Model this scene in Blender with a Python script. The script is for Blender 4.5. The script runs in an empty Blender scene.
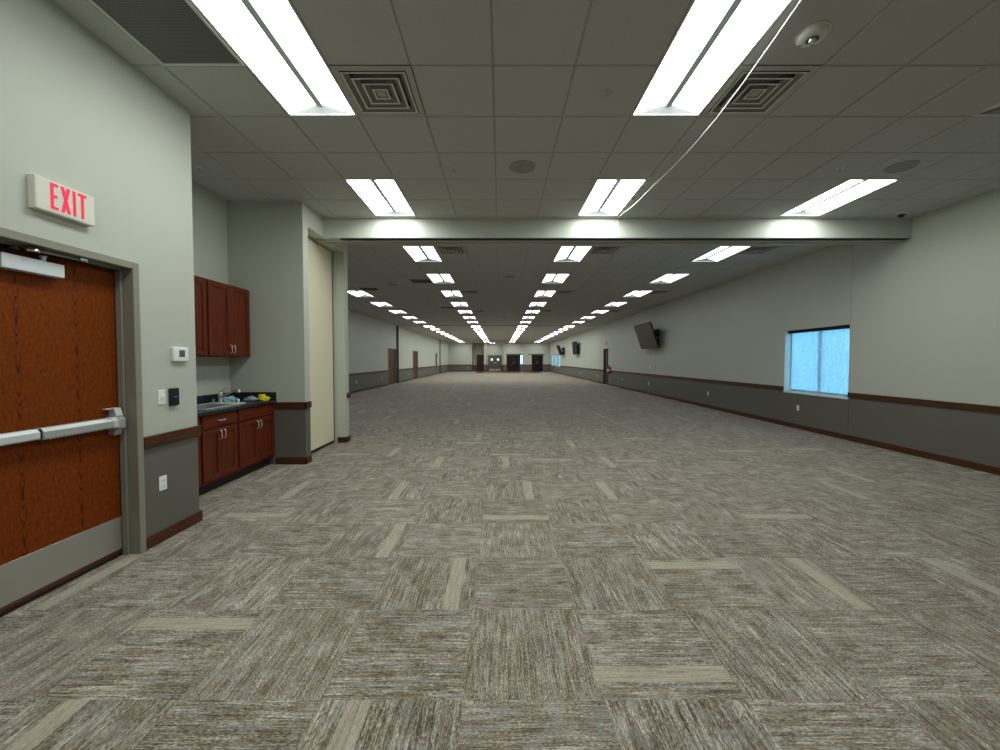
import bpy, bmesh, math, random
from mathutils import Vector, Matrix, noise as mnoise
random.seed(7)
SC = bpy.context.scene
COL = SC.collection
PI = math.pi
R = math.radians

# ------------------------------------------------------------------ dimensions (metres; X right, Y into the hall, Z up)
EYE = 1.46
XR = 6.33            # right wall face
XL = -2.72           # near left wall face
XN = -3.76           # side wall of the sink nook
XH = -6.5            # left wall of the hall beyond the beam
YREAR = -3.0
YC = 3.525           # outside corner of the near left wall
YN = 5.485           # back wall of the nook
YP0, YP1 = 5.63, 6.93  # partition pocket opening
YB0, YB1 = 6.12, 6.376  # beam
YF = 50.0            # far wall
ZC = 3.637           # ceiling tile face
ZB = 3.335           # beam underside
G = 0.61             # ceiling and carpet module
GX0 = -0.052          # a ceiling grid line across
GY1 = 2.983          # a grid line, near room
GY2 = 7.596          # a grid line, hall
ZS = 0.82            # colour break of the wall paint (behind the rail)

# ------------------------------------------------------------------ mesh helpers
class MB:
    def __init__(self):
        self.bm = bmesh.new()
    def _join(self, tmp):
        me = bpy.data.meshes.new('t'); tmp.to_mesh(me); tmp.free()
        self.bm.from_mesh(me); bpy.data.meshes.remove(me)
    def box(self, x0, x1, y0, y1, z0, z1, bevel=0, seg=1):
        t = bmesh.new()
        bmesh.ops.create_cube(t, size=1)
        for v in t.verts:
            v.co = Vector(((x0+x1)/2 + v.co.x*(x1-x0), (y0+y1)/2 + v.co.y*(y1-y0), (z0+z1)/2 + v.co.z*(z1-z0)))
        if bevel:
            bmesh.ops.bevel(t, geom=list(t.edges), offset=bevel, segments=seg, profile=0.6, affect='EDGES', clamp_overlap=True)
        self._join(t); return self
    def quad(self, *pts):
        vs = [self.bm.verts.new(p) for p in pts]
        self.bm.faces.new(vs); return self
    def tube(self, pts, r, n=10, caps=True):
        pts = [Vector(p) for p in pts]
        rs = r if isinstance(r, (list, tuple)) else [r]*len(pts)
        rings = []; up = None
        for i, p in enumerate(pts):
            d = (pts[min(i+1, len(pts)-1)] - pts[max(i-1, 0)]).normalized()
            if up is None:
                up = Vector((0,0,1)) if abs(d.z) < .9 else Vector((1,0,0))
            a = d.cross(up).normalized(); b = a.cross(d).normalized(); up = b
            rings.append([self.bm.verts.new(p + (a*math.cos(2*PI*k/n) + b*math.sin(2*PI*k/n))*rs[i]) for k in range(n)])
        for i in range(len(rings)-1):
            for k in range(n):
                self.bm.faces.new((rings[i][k], rings[i][(k+1)%n], rings[i+1][(k+1)%n], rings[i+1][k]))
        if caps:
            self.bm.faces.new(rings[0][::-1]); self.bm.faces.new(rings[-1])
        return self
    def lathe(self, prof, n=24, mat=None):
        """profile of (radius, z) about local z; mat places it"""
        mat = mat or Matrix()
        rings = []
        for r, z in prof:
            if r < 1e-6:
                rings.append([self.bm.verts.new(mat @ Vector((0,0,z)))])
            else:
                rings.append([self.bm.verts.new(mat @ Vector((r*math.cos(2*PI*k/n), r*math.sin(2*PI*k/n), z))) for k in range(n)])
        for a, b in zip(rings, rings[1:]):
            for k in range(n):
                k2 = (k+1) % n
                if len(a) == 1 and len(b) == 1: continue
                if len(a) == 1: self.bm.faces.new((a[0], b[k2], b[k]))
                elif len(b) == 1: self.bm.faces.new((a[k], a[k2], b[0]))
                else: self.bm.faces.new((a[k], a[k2], b[k2], b[k]))
        return self
    def prism(self, poly, y0, y1, axis='y'):
        """extrude a 2-D outline; axis y: poly=(x,z); axis x: poly=(y,z); axis z: poly=(x,y)"""
        f = {'y': lambda p, t: (p[0], t, p[1]), 'x': lambda p, t: (t, p[0], p[1]), 'z': lambda p, t: (p[0], p[1], t)}[axis]
        a = [self.bm.verts.new(f(p, y0)) for p in poly]; b = [self.bm.verts.new(f(p, y1)) for p in poly]
        n = len(poly)
        for k in range(n):
            self.bm.faces.new((a[k], a[(k+1)%n], b[(k+1)%n], b[k]))
        self.bm.faces.new(a[::-1]); self.bm.faces.new(b); return self
    def build(self, name, mat, parent=None, smooth=None):
        bmesh.ops.recalc_face_normals(self.bm, faces=self.bm.faces)
        me = bpy.data.meshes.new(name); self.bm.to_mesh(me); self.bm.free()
        if smooth:
            for p in me.polygons: p.use_smooth = True
            try: me.set_sharp_from_angle(angle=R(smooth))
            except Exception: pass
        me.materials.append(mat)
        o = bpy.data.objects.new(name, me); COL.objects.link(o)
        if parent: o.parent = parent
        return o

def tag(o, label, cat, group=None, kind='thing'):
    o['label'] = label; o['category'] = cat
    if group: o['group'] = group
    if kind: o['kind'] = kind
    return o
def empty(name, loc, label, cat, group=None, rz=0):
    o = bpy.data.objects.new(name, None); COL.objects.link(o)
    o.location = loc; o.rotation_euler.z = rz; o.empty_display_size = .1
    return tag(o, label, cat, group)
KIDS = {}
def kids(o): return [c for c in bpy.data.objects if c.parent == o]
def dup(root, loc, label, group=None, rz=None):
    r = root.copy(); COL.objects.link(r); r.location = loc; r['label'] = label
    if group: r['group'] = group
    if rz is not None: r.rotation_euler.z = rz
    if root.name not in KIDS: KIDS[root.name] = [(c, kids(c)) for c in kids(root)]
    for c, gs in KIDS[root.name]:
        d = c.copy(); COL.objects.link(d); d.parent = r
        for g in gs:
            e = g.copy(); COL.objects.link(e); e.parent = d
    return r
def struct(name, mb, mat, parent=None, smooth=None):
    o = mb.build(name, mat, parent, smooth)
    if parent is None: o['kind'] = 'structure'
    return o

# ------------------------------------------------------------------ materials
def srgb(r, g, b):
    f = lambda c: (c/255/12.92) if c/255 <= .04045 else ((c/255+.055)/1.055)**2.4
    return (f(r), f(g), f(b), 1)
class NT:
    def __init__(self, name):
        self.m = bpy.data.materials.new(name); self.m.use_nodes = True
        self.t = self.m.node_tree; self.t.nodes.clear()
        self.out = self.t.nodes.new('ShaderNodeOutputMaterial')
    def n(self, typ, **kw):
        nd = self.t.nodes.new('ShaderNode'+typ)
        for k, v in kw.items(): setattr(nd, k, v)
        return nd
    def l(self, a, b): self.t.links.new(a, b)
    def val(self, sock, v):
        if hasattr(v, 'is_output'): self.l(v, sock)
        else: sock.default_value = v
    def math(self, op, a, b=0.0, c=None, clamp=False):
        nd = self.n('Math', operation=op); nd.use_clamp = clamp
        self.val(nd.inputs[0], a); self.val(nd.inputs[1], b)
        if c is not None: self.val(nd.inputs[2], c)
        return nd.outputs[0]
    def mix(self, f, a, b, typ='MIX'):
        nd = self.n('Mix', data_type='RGBA', blend_type=typ)
        self.val(nd.inputs[0], f); self.val(nd.inputs[6], a); self.val(nd.inputs[7], b)
        return nd.outputs[2]
    def noise(self, vec, scale, detail=3, rough=.5, dist=0):
        nd = self.n('TexNoise'); self.l(vec, nd.inputs['Vector'])
        nd.inputs['Scale'].default_value = scale; nd.inputs['Detail'].default_value = detail
        nd.inputs['Roughness'].default_value = rough; nd.inputs['Distortion'].default_value = dist
        return nd.outputs['Fac']
    def ramp(self, f, stops):
        nd = self.n('ValToRGB'); self.l(f, nd.inputs[0])
        e = nd.color_ramp.elements
        e[0].position, e[0].color = stops[0]; e[1].position, e[1].color = stops[-1]
        for p, c in stops[1:-1]:
            x = e.new(p); x.color = c
        return nd.outputs[0]
    def bsdf(self, color, rough=.5, metal=0, spec=.5, bump=None, bstr=.2, bdist=.002, **kw):
        b = self.n('BsdfPrincipled')
        self.val(b.inputs['Base Color'], color); self.val(b.inputs['Roughness'], rough)
        b.inputs['Metallic'].default_value = metal; b.inputs['Specular IOR Level'].default_value = spec
        for k, v in kw.items(): self.val(b.inputs[k.replace('_', ' ')], v)
        if bump is not None:
            bn = self.n('Bump'); bn.inputs['Strength'].default_value = bstr; bn.inputs['Distance'].default_value = bdist
            self.l(bump, bn.inputs['Height']); self.l(bn.outputs[0], b.inputs['Normal'])
        self.l(b.outputs[0], self.out.inputs[0]); return b
    def pos(self): return self.n('NewGeometry').outputs['Position']
    def obj(self): return self.n('TexCoord').outputs['Object']
    def sep(self, v):
        s = self.n('SeparateXYZ'); self.l(v, s.inputs[0]); return s.outputs
    def comb(self, x, y, z):
        c = self.n('CombineXYZ'); self.val(c.inputs[0], x); self.val(c.inputs[1], y); self.val(c.inputs[2], z); return c.outputs[0]

def plain(name, col, rough=.5, metal=0, spec=.5, var=.04, vs=60, bstr=.05):
    t = NT(name); p = t.obj()
    n = t.noise(p, vs, 3)
    c2 = tuple(min(1, c*(1+var)) for c in col[:3])+(1,); c1 = tuple(c*(1-var) for c in col[:3])+(1,)
    t.bsdf(t.mix(n, c1, c2), rough, metal, spec, bump=n, bstr=bstr, bdist=.0008)
    return t.m
def emis(name, col, strength):
    t = NT(name); e = t.n('Emission'); e.inputs[0].default_value = col; e.inputs[1].default_value = strength
    t.l(e.outputs[0], t.out.inputs[0]); return t.m

C_UP = (.565, .585, .52, 1); C_LO = (.145, .139, .116, 1)
def wall_mat():
    t = NT('two_tone_paint'); p = t.pos(); z = t.sep(p)[2]
    n = t.noise(p, 300, 2); big = t.noise(p, 1.3, 2)
    f = t.math('GREATER_THAN', z, ZS)
    c = t.mix(f, C_LO, C_UP)
    c = t.mix(t.math('MULTIPLY', big, .06), c, (.34, .35, .32, 1))
    t.bsdf(c, .55, spec=.3, bump=n, bstr=.12, bdist=.001)
    return t.m
M = {}
M['wall'] = wall_mat()
M['paint'] = plain('wall_paint', C_UP, .55, spec=.35, var=.02, vs=120)
def tile_mat():
    t = NT('acoustic_tile'); p = t.pos()
    a = t.noise(p, 140, 4, .7); b = t.noise(p, 420, 2, .6)
    c = t.ramp(a, [(.30, (.38, .38, .36, 1)), (.44, (.55, .56, .55, 1)), (.7, (.59, .60, .59, 1))])
    t.bsdf(c, .95, spec=.1, bump=b, bstr=.35, bdist=.002); return t.m
M['tile'] = tile_mat()
M['tbar'] = plain('grid_bar', (.40, .40, .38, 1), .5, var=.02)  # grid itself is white; darker grey paints in the shade of the tile gaps
def carpet_mat():
    t = NT('carpet_tile'); p = t.pos(); s = t.sep(p)
    def attr(nm):
        a = t.n('Attribute', attribute_type='GEOMETRY', attribute_name=nm); return a.outputs['Fac']
    d, strip, seed = attr('dirv'), attr('strip'), attr('seed')
    u, v = attr('tu'), attr('tv')
    mixf = lambda f, a, b: t.math('ADD', t.math('MULTIPLY', f, b), t.math('MULTIPLY', t.math('SUBTRACT', 1.0, f), a))
    along = mixf(d, s[0], s[1]); across = mixf(d, s[1], s[0])
    sz = t.math('MULTIPLY', seed, 37.0)
    vec = lambda a, b: t.comb(t.math('MULTIPLY', across, a), t.math('MULTIPLY', along, b), sz)
    n1 = t.noise(vec(165, 6), 1, 2, .6)          # yarn lines
    n2 = t.noise(vec(66, 2.4), 1, 2, .6)           # streaks
    n3 = t.noise(vec(9, 6), 1, 3, .6)            # cloudy patches
    n4 = t.noise(vec(250, 70), 1, 1, .5)         # broken loops
    f = t.math('ADD', t.math('MULTIPLY', n1, .36), t.math('MULTIPLY', n2, .22))
    f = t.math('ADD', f, t.math('MULTIPLY', n3, .20)); f = t.math('ADD', f, t.math('MULTIPLY', n4, .40))
    f = t.math('SUBTRACT', f, .09)
    c = t.ramp(f, [(.36, srgb(58, 48, 38)), (.44, srgb(104, 92, 76)), (.50, srgb(138, 127, 111)), (.56, srgb(174, 166, 153)), (.645, srgb(218, 213, 203))])
    hue = t.noise(vec(14, 4), 1.7, 2)
    c = t.mix(t.math('MULTIPLY', t.math('GREATER_THAN', hue, .55), .28), c, srgb(122, 104, 80), 'MIX')
    blu = t.noise(vec(11, 5), 2.3, 2)
    c = t.mix(t.math('MULTIPLY', t.math('GREATER_THAN', blu, .57), .30), c, srgb(158, 160, 160), 'MIX')
    tv_ = t.math('MULTIPLY', t.math('SUBTRACT', t.math('FRACT', t.math('MULTIPLY', seed, 7.31)), .5), .12)
    c = t.mix(t.math('ABSOLUTE', tv_), c, t.mix(t.math('GREATER_THAN', tv_, 0.0), (.02, .015, .01, 1), (.6, .57, .5, 1)))
    # the pale plank across a few tiles
    k = mixf(d, v, u)
    inb = t.math('LESS_THAN', t.math('ABSOLUTE', t.math('SUBTRACT', k, strip)), .080)
    ps = t.ramp(t.math('ADD', t.math('MULTIPLY', n1, .6), t.math('MULTIPLY', n4, .4)), [(.35, srgb(142, 132, 116)), (.65, srgb(196, 187, 170))])
    c = t.mix(inb, c, ps)
    t.bsdf(c, .95, spec=.12, bump=n1, bstr=.5, bdist=.003, Sheen_Weight=.15, Sheen_Roughness=.6)
    return t.m
M['carpet'] = carpet_mat()

def wood_mat(name, c_dark, c_mid, c_lite, rough=.4, axis=2, scale=1.0, coat=.15):
    t = NT(name); p = t.pos(); s = t.sep(p)
    L = s[axis]; o = [s[i] for i in range(3) if i != axis]
    a = t.noise(t.comb(t.math('MULTIPLY', o[0], 55*scale), t.math('MULTIPLY', o[1], 55*scale), t.math('MULTIPLY', L, 3.0*scale)), 1, 4, .6, .4)
    b = t.noise(t.comb(t.math('MULTIPLY', o[0], 260*scale), t.math('MULTIPLY', o[1], 260*scale), t.math('MULTIPLY', L, 7*scale)), 1, 2, .5)
    f = t.math('ADD', t.math('MULTIPLY', a, .7), t.math('MULTIPLY', b, .3))
    c = t.ramp(f, [(.32, c_dark), (.5, c_mid), (.68, c_lite)])
    t.bsdf(c, rough, spec=.22, bump=b, bstr=.1, bdist=.0006, Coat_Weight=coat, Coat_Roughness=.3)
    return t.m
M['trim'] = wood_mat('stained_trim_y', srgb(54, 31, 19), srgb(80, 47, 30), srgb(98, 60, 40), .42, axis=1, coat=.1)
M['trimx'] = wood_mat('stained_trim_x', srgb(54, 31, 19), srgb(80, 47, 30), srgb(98, 60, 40), .42, axis=0, coat=.1)
M['cherry'] = wood_mat('cherry_cabinet', srgb(66, 24, 9), srgb(100, 40, 17), srgb(120, 54, 26), .42, axis=2, coat=.05)
M['cherry_h'] = wood_mat('cherry_cabinet_rail', srgb(66, 24, 9), srgb(100, 40, 17), srgb(120, 54, 26), .42, axis=1, coat=.05)
M['walnut'] = wood_mat('dark_door_wood', srgb(52, 26, 18), srgb(86, 46, 32), srgb(106, 62, 44), .4, axis=2, coat=.1)
M['espresso'] = wood_mat('espresso_door_wood', srgb(30, 16, 11), srgb(48, 27, 19), srgb(62, 36, 26), .5, axis=2, coat=0)
M['toe'] = plain('toe_kick_dark', srgb(44, 22, 16), .6)

def oak_mat():
    t = NT('red_oak_veneer'); p = t.pos(); s = t.sep(p)
    y, z = s[1], s[2]
    w = .325
    yy = t.math('ADD', y, -2.313 + 10*w + w/2)
    cell = t.math('FRACT', t.math('DIVIDE', yy, w))
    dy = t.math('ABSOLUTE', t.math('MULTIPLY', t.math('SUBTRACT', cell, .5), w))
    idx = t.math('FLOOR', t.math('DIVIDE', yy, w))
    nz = t.noise(t.comb(t.math('MULTIPLY', y, 8), t.math('MULTIPLY', z, 1.3), idx), 1.2, 2)
    wob = t.math('MULTIPLY', t.math('SUBTRACT', nz, .5), 9.0)
    g = t.math('SQRT', t.math('ADD', t.math('MULTIPLY', dy, dy), .00006))
    ph = t.math('SUBTRACT', t.math('MULTIPLY', g, 400.0), t.math('MULTIPLY', z, 60.0))
    ph = t.math('ADD', ph, t.math('ADD', wob, t.math('MULTIPLY', idx, 2.1)))
    zn = t.noise(t.comb(idx, 3.0, t.math('MULTIPLY', z, 5.0)), 1, 2)
    ph = t.math('ADD', ph, t.math('MULTIPLY', zn, 22.0))
    wv = t.math('POWER', t.math('ADD', t.math('MULTIPLY', t.math('SINE', ph), .5), .5), 3.0)
    env = t.math('SUBTRACT', 1.0, t.math('MULTIPLY', dy, 46.0), clamp=True)
    ring = t.math('MULTIPLY', wv, t.math('MULTIPLY', env, .9))
    pore = t.noise(t.comb(1.0, t.math('MULTIPLY', y, 330), t.math('MULTIPLY', z, 12)), 1, 2, .6)
    ray = t.noise(t.comb(2.0, t.math('MULTIPLY', y, 60), t.math('MULTIPLY', z, 34)), 1, 3, .6)
    base = t.ramp(t.math('ADD', t.math('MULTIPLY', pore, .45), t.math('MULTIPLY', ray, .55)), [(.34, srgb(98, 38, 6)), (.5, srgb(122, 55, 10)), (.68, srgb(138, 68, 16))])
    c = t.mix(ring, base, srgb(52, 14, 4))
    t.bsdf(c, .5, spec=.12, bump=pore, bstr=.08, bdist=.0005)
    return t.m
M['oak'] = oak_mat()
M['frame'] = plain('door_frame_paint', srgb(146, 144, 131), .38, spec=.4, var=.02)
M['steel'] = plain('brushed_steel', (.55, .56, .56, 1), .34, metal=1, var=.06, vs=90)
def brushed():
    t = NT('kick_plate_steel'); p = t.pos(); s = t.sep(p)
    n = t.noise(t.comb(s[0], t.math('MULTIPLY', s[1], 4), t.math('MULTIPLY', s[2], 400)), 1, 3, .6)
    big = t.noise(p, 5, 3)
    c = t.mix(n, (.44, .445, .41, 1), (.58, .58, .54, 1)); c = t.mix(t.math('MULTIPLY', big, .35), c, (.42, .39, .32, 1))
    t.bsdf(c, .42, metal=.6, bump=n, bstr=.05, bdist=.0004, Anisotropic=.4); return t.m
M['kick'] = brushed()
M['alu'] = plain('satin_aluminium', srgb(222, 227, 230), .4, metal=.25, var=.03)
M['alu_d'] = plain('ribbed_aluminium', srgb(186, 189, 188), .4, metal=.35, var=.03)
M['chrome'] = plain('chrome', (.78, .78, .78, 1), .14, metal=1, var=.02)
M['nickel'] = plain('satin_nickel', (.82, .82, .80, 1), .38, metal=.7, var=.02)
M['white'] = plain('white_plastic', srgb(246, 247, 242), .4, var=.015)
M['ivory'] = plain('off_white_sign', srgb(224, 222, 208), .45, var=.015)
M['whitemetal'] = plain('white_enamel', srgb(222, 224, 218), .4, var=.015)
M['greymetal'] = plain('grey_spine', srgb(168, 170, 172), .5, var=.02)
M['black'] = plain('black_plastic', (.012, .012, .013, 1), .35, var=.05)
M['dark'] = plain('dark_void', (.02, .02, .019, 1), .8, var=.05)
M['darkpaint'] = plain('dark_bronze_paint', (.035, .027, .022, 1), .65, spec=.25)
M['grille'] = plain('grey_grille', srgb(186, 186, 178), .6, var=.05)
M['endplate'] = plain('grey_end_plate', srgb(166, 168, 170), .6, var=.02)
M['scrblack'] = plain('matt_black', (.012, .012, .012, 1), .65, spec=.15)
M['grille_r'] = plain('speaker_rim_grey', srgb(146, 146, 138), .6)
M['grille_d'] = plain('duct_grey', srgb(96, 96, 92), .7)
M['red'] = plain('red_enamel', (.55, .02, .02, 1), .3)
M['rubber'] = plain('black_rubber', (.012, .012, .012, 1), .7)
M['lens'] = emis('lit_lens', (.93, 1.0, .955, 1), 16.0)
M['lens_dim'] = emis('dimmed_lens', (.94, .99, 1.0, 1), 4.4)
M['lens_far'] = emis('lit_lens_far', (.95, 1.0, .95, 1), 14.0)
M['lens_off'] = plain('unlit_lens', srgb(225, 225, 215), .5, var=.01)
M['exitred'] = None
def exit_red():
    t = NT('exit_letter_red'); t.bsdf((.80, .02, .07, 1), .4, Emission_Color=(1, .03, .12, 1), Emission_Strength=.35); return t.m
M['exitred'] = exit_red()
def exit_face():
    t = NT('exit_face'); n = t.noise(t.obj(), 30, 2)
    t.bsdf(t.mix(n, srgb(226, 222, 208), srgb(234, 230, 218)), .4); return t.m
M['exitface'] = exit_face()
def granite():
    t = NT('black_granite'); p = t.pos()
    v = t.n('TexVoronoi'); t.l(p, v.inputs['Vector']); v.inputs['Scale'].default_value = 260
    n = t.noise(p, 180, 3, .7)
    c = t.ramp(n, [(.42, (.012, .013, .014, 1)), (.6, (.03, .032, .034, 1)), (.72, (.16, .17, .17, 1))])
    t.bsdf(c, .22, spec=.5); return t.m
M['granite'] = granite()
def fabric(name, c1, c2, scale=900, mott=40, rough=.9):
    t = NT(name); p = t.obj(); a = t.noise(p, scale, 2); b = t.noise(p, mott, 3)
    t.bsdf(t.mix(b, c1, c2), rough, spec=.15, bump=a, bstr=.3, bdist=.001); return t.m
M['cream'] = fabric('cream_partition_fabric', srgb(238, 229, 200), srgb(246, 238, 210), 700, 260)
M['rag_blue'] = fabric('light_blue_cloth', srgb(146, 196, 212), srgb(186, 222, 232), 500, 25)
M['rag_grey'] = fabric('blue_grey_cloth', srgb(138, 160, 174), srgb(170, 190, 202), 500, 25)
M['rag_yellow'] = fabric('yellow_cloth', srgb(214, 208, 20), srgb(244, 240, 60), 500, 25)
def glass():
    t = NT('window_glass'); a = t.n('BsdfTransparent'); g = t.n('BsdfGlossy'); g.inputs['Roughness'].default_value = .02
    a.inputs[0].default_value = (.93, .97, .96, 1)
    f = t.n('Fresnel'); f.inputs[0].default_value = 1.45
    m = t.n('MixShader'); t.l(f.outputs[0], m.inputs[0]); t.l(a.outputs[0], m.inputs[1]); t.l(g.outputs[0], m.inputs[2])
    t.l(m.outputs[0], t.out.inputs[0]); return t.m
M['glass'] = glass()
def shade():
    t = NT('roller_shade_fabric'); p = t.pos(); s = t.sep(p)
    wy = t.math('SINE', t.math('MULTIPLY', s[1], 150.0)); wz = t.math('SINE', t.math('MULTIPLY', s[2], 150.0))
    n = t.noise(p, 42, 3, .75); sl = t.noise(t.comb(s[0], t.math('MULTIPLY', s[1], 70), t.math('MULTIPLY', s[2], 6)), 1, 2)
    wv = t.math('ADD', t.math('MULTIPLY', t.math('MULTIPLY', wy, wz), .10), t.math('ADD', t.math('MULTIPLY', n, .72), t.math('MULTIPLY', sl, .24)))
    c = t.ramp(wv, [(.38, (.40, .50, .60, 1)), (.48, (.68, .74, .78, 1)), (.58, (.96, .98, .98, 1))])
    tr = t.n('BsdfTranslucent'); t.l(c, tr.inputs[0])
    df = t.n('BsdfDiffuse'); df.inputs[0].default_value = (.55, .58, .6, 1)
    tp = t.n('BsdfTransparent')
    m1 = t.n('MixShader'); m1.inputs[0].default_value = .25; t.l(tr.outputs[0], m1.inputs[1]); t.l(df.outputs[0], m1.inputs[2])
    m2 = t.n('MixShader'); m2.inputs[0].default_value = .05; t.l(m1.outputs[0], m2.inputs[1]); t.l(tp.outputs[0], m2.inputs[2])
    t.l(m2.outputs[0], t.out.inputs[0]); return t.m
M['shade'] = shade()
M['screen'] = plain('dark_screen', (.06, .055, .045, 1), .4, var=.03)
M['plank'] = wood_mat('brown_plank_floor', srgb(92, 58, 40), srgb(124, 82, 58), srgb(142, 98, 70), .3, axis=0)
M['greydoor'] = plain('grey_door_paint', srgb(98, 98, 92), .45, var=.03)
M['navy'] = plain('dark_navy_glass', (.010, .012, .022, 1), .5, spec=.2)
M['litwin'] = emis('lit_door_window', (1, .98, .93, 1), 1.1)
M['lcd'] = plain('grey_lcd', srgb(92, 104, 96), .3)
M['led_blue'] = emis('reader_light', (.25, .35, 1, 1), .35)

# ------------------------------------------------------------------ floor: carpet tiles, quarter-turned
def build_floor():
    x0, y0 = -.16, 1.65
    strips = {(-3, 0): .80, (-5, 1): .82, (-1, 1): .78, (-2, 2): .82, (0, 3): .22, (-4, 4): .50, (-2, 4): .40, (0, 4): .78, (2, 4): .22,
              (2, 1): .82, (1, 0): .23, (3, 1): .78, (5, 1): .40, (4, 3): .26, (7, 2): .3, (6, 4): .6, (-3, -1): .30, (-1, -1): .28, (-4, 3): .3,
              (3, 6): .6, (5, 4): None, (1, 6): .7, (-1, 8): .6, (-5, 5): .5, (2, 8): .3, (-3, 7): .5, (1, 10): .2, (-2, 12): .6}
    vs, fs, uv, D, S, Q = [], [], [], [], [], []
    rnd = random.Random(11)
    for i in range(-12, 12):
        for j in range(-8, 86):
            a, b = x0+i*G, y0+j*G
            xa, xb, ya, yb = max(a, -6.7), min(a+G, XR+.3), max(b, -3.2), min(b+G, 53.2)
            if xb <= xa or yb <= ya: continue
            k = len(vs)
            for (x, y) in ((xa, ya), (xb, ya), (xb, yb), (xa, yb)):
                vs.append((x, y, 0)); uv.append(((x-a)/G, (y-b)/G))
            fs.append((k, k+1, k+2, k+3))
            D.append(float((i+j) % 2 == 0))
            rn = rnd.random(); rp = rnd.choice((.22, .4, .6, .8))
            near = -3 <= j <= 4 and -6 <= i <= 8
            st = strips.get((i, j), None if near else (rp if rn < .14 else None))
            S.append(-5.0 if st is None else st); Q.append(rnd.random())
    me = bpy.data.meshes.new('floor'); me.from_pydata(vs, [], fs)
    for nm, data in (('dirv', D), ('strip', S), ('seed', Q)):
        at = me.attributes.new(nm, 'FLOAT', 'FACE'); at.data.foreach_set('value', data)
    for nm, ix in (('tu', 0), ('tv', 1)):
        at = me.attributes.new(nm, 'FLOAT', 'CORNER')
        at.data.foreach_set('value', [uv[l.vertex_index][ix] for l in me.loops])
    me.materials.append(M['carpet'])
    o = bpy.data.objects.new('floor', me); COL.objects.link(o); o['kind'] = 'structure'
build_floor()
struct('floor_subfloor', MB().box(-8, 8, -4, 54, -.3, -.004), M['dark'])
struct('roof_light_seal', MB().box(-8, 8, -4, 54, 3.742, 3.76), M['dark'])  # unseen slab added above the ceiling to keep daylight from leaking in

# ------------------------------------------------------------------ ceiling: tegular tiles in a grid, with openings for fixtures
HOLES = set()
def near_cell(x, y): return ('n', round((x-GX0)/G - .5), round((y-GY1)/G - .5))
def hall_cell(x, y): return ('h', round((x-GX0)/G - .5), round((y-GY2)/G - .5))
def punch(x, y, zone=None):
    HOLES.add(near_cell(x, y) if y < YB0 else hall_cell(x, y))
LX = [GX0+G*(-7.5), GX0+G*(-2.5), GX0+G*2.5, GX0+G*7.5]     # centres of the four light rows
NEAR_L = [GY1, GY1+4*G, GY1-4*G]       # y of fixture centre = tile line (two tiles long)
HALL_L = [GY2+G+4*G*k for k in range(7)] + [GY2+G+29*G+4*G*k for k in range(7)] + [GY2+G+58*G+4*G*k for k in range(3)]
lights = []   # (x, y, lit, label)
ORD = 'first second third fourth fifth sixth seventh eighth ninth tenth eleventh twelfth thirteenth fourteenth fifteenth sixteenth seventeenth'.split()
ROW = ['in the row along the left wall', 'in the row just left of the aisle centre', 'in the row just right of the aisle centre', 'in the row along the right wall']
for ci in (1, 2, 3):
    side = ['', 'left of centre', 'beside the hanging cord', 'near the right wall'][ci]
    lights.append((LX[ci], NEAR_L[0], ci != 3, 'large lit ceiling troffer nearest the camera, ' + side if ci != 3 else 'unlit grey ceiling troffer cut off by the right edge of the photo'))
    lights.append((LX[ci], NEAR_L[1], True, 'lit ceiling troffer just before the beam, ' + side))
    if ci != 3: lights.append((LX[ci], NEAR_L[2], True, 'lit ceiling troffer overhead behind the camera, ' + side))
for ci in range(4):
    for k, y in enumerate(HALL_L):
        lights.append((LX[ci], y, True, 'lit ceiling troffer, %s past the beam %s' % (ORD[k], ROW[ci])))
for x, y, lit, lab in lights:
    punch(x, y-G/2); punch(x, y+G/2)
DIFF = [(GX0+G*(-1.5), GY1+G/2, 'square louvred air diffuser in the near ceiling beside the large left troffer'),
        (GX0+G*3.5, GY1+G/2, 'square louvred air diffuser right of centre in the near ceiling, behind the hanging cord')]
DN = ['just past the beam', 'beside the third troffers past the beam', 'beside the fifth troffers past the beam', 'beside the seventh troffers past the beam']
for k in range(4):
    y = GY2 + G/2 + 8*G*k
    DIFF.append((GX0+G*(-1.5), y, 'louvred air diffuser %s, left of the aisle centre' % DN[k]))
    DIFF.append((GX0+G*3.5, y, 'louvred air diffuser %s, right of the aisle centre' % DN[k]))
    DIFF.append((GX0+G*8.5, y, 'louvred air diffuser %s, near the right wall' % DN[k]))
for x, y, _ in DIFF: punch(x, y)
RET2 = [(GX0+G*(-3.5), GY2+5.5*G, 'dark square return grille left of the second troffer past the beam'),
        (GX0+G*(-6.5), GY2+7.5*G, 'dark square return grille by the first visible troffer along the left wall'),
        (GX0+G*(-3.5), GY2+14.5*G, 'dark square return grille left of the fourth troffer past the beam')]
for x, y, _ in RET2: punch(x, y)
ALC = (GX0-1.5*G, GY2+71*G)
punch(ALC[0], ALC[1]-G/2); punch(ALC[0], ALC[1]+G/2)
RETN = (GX0+G*(-3.5), GY1-G)
punch(RETN[0], RETN[1]-G/2); punch(RETN[0], RETN[1]+G/2)

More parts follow.
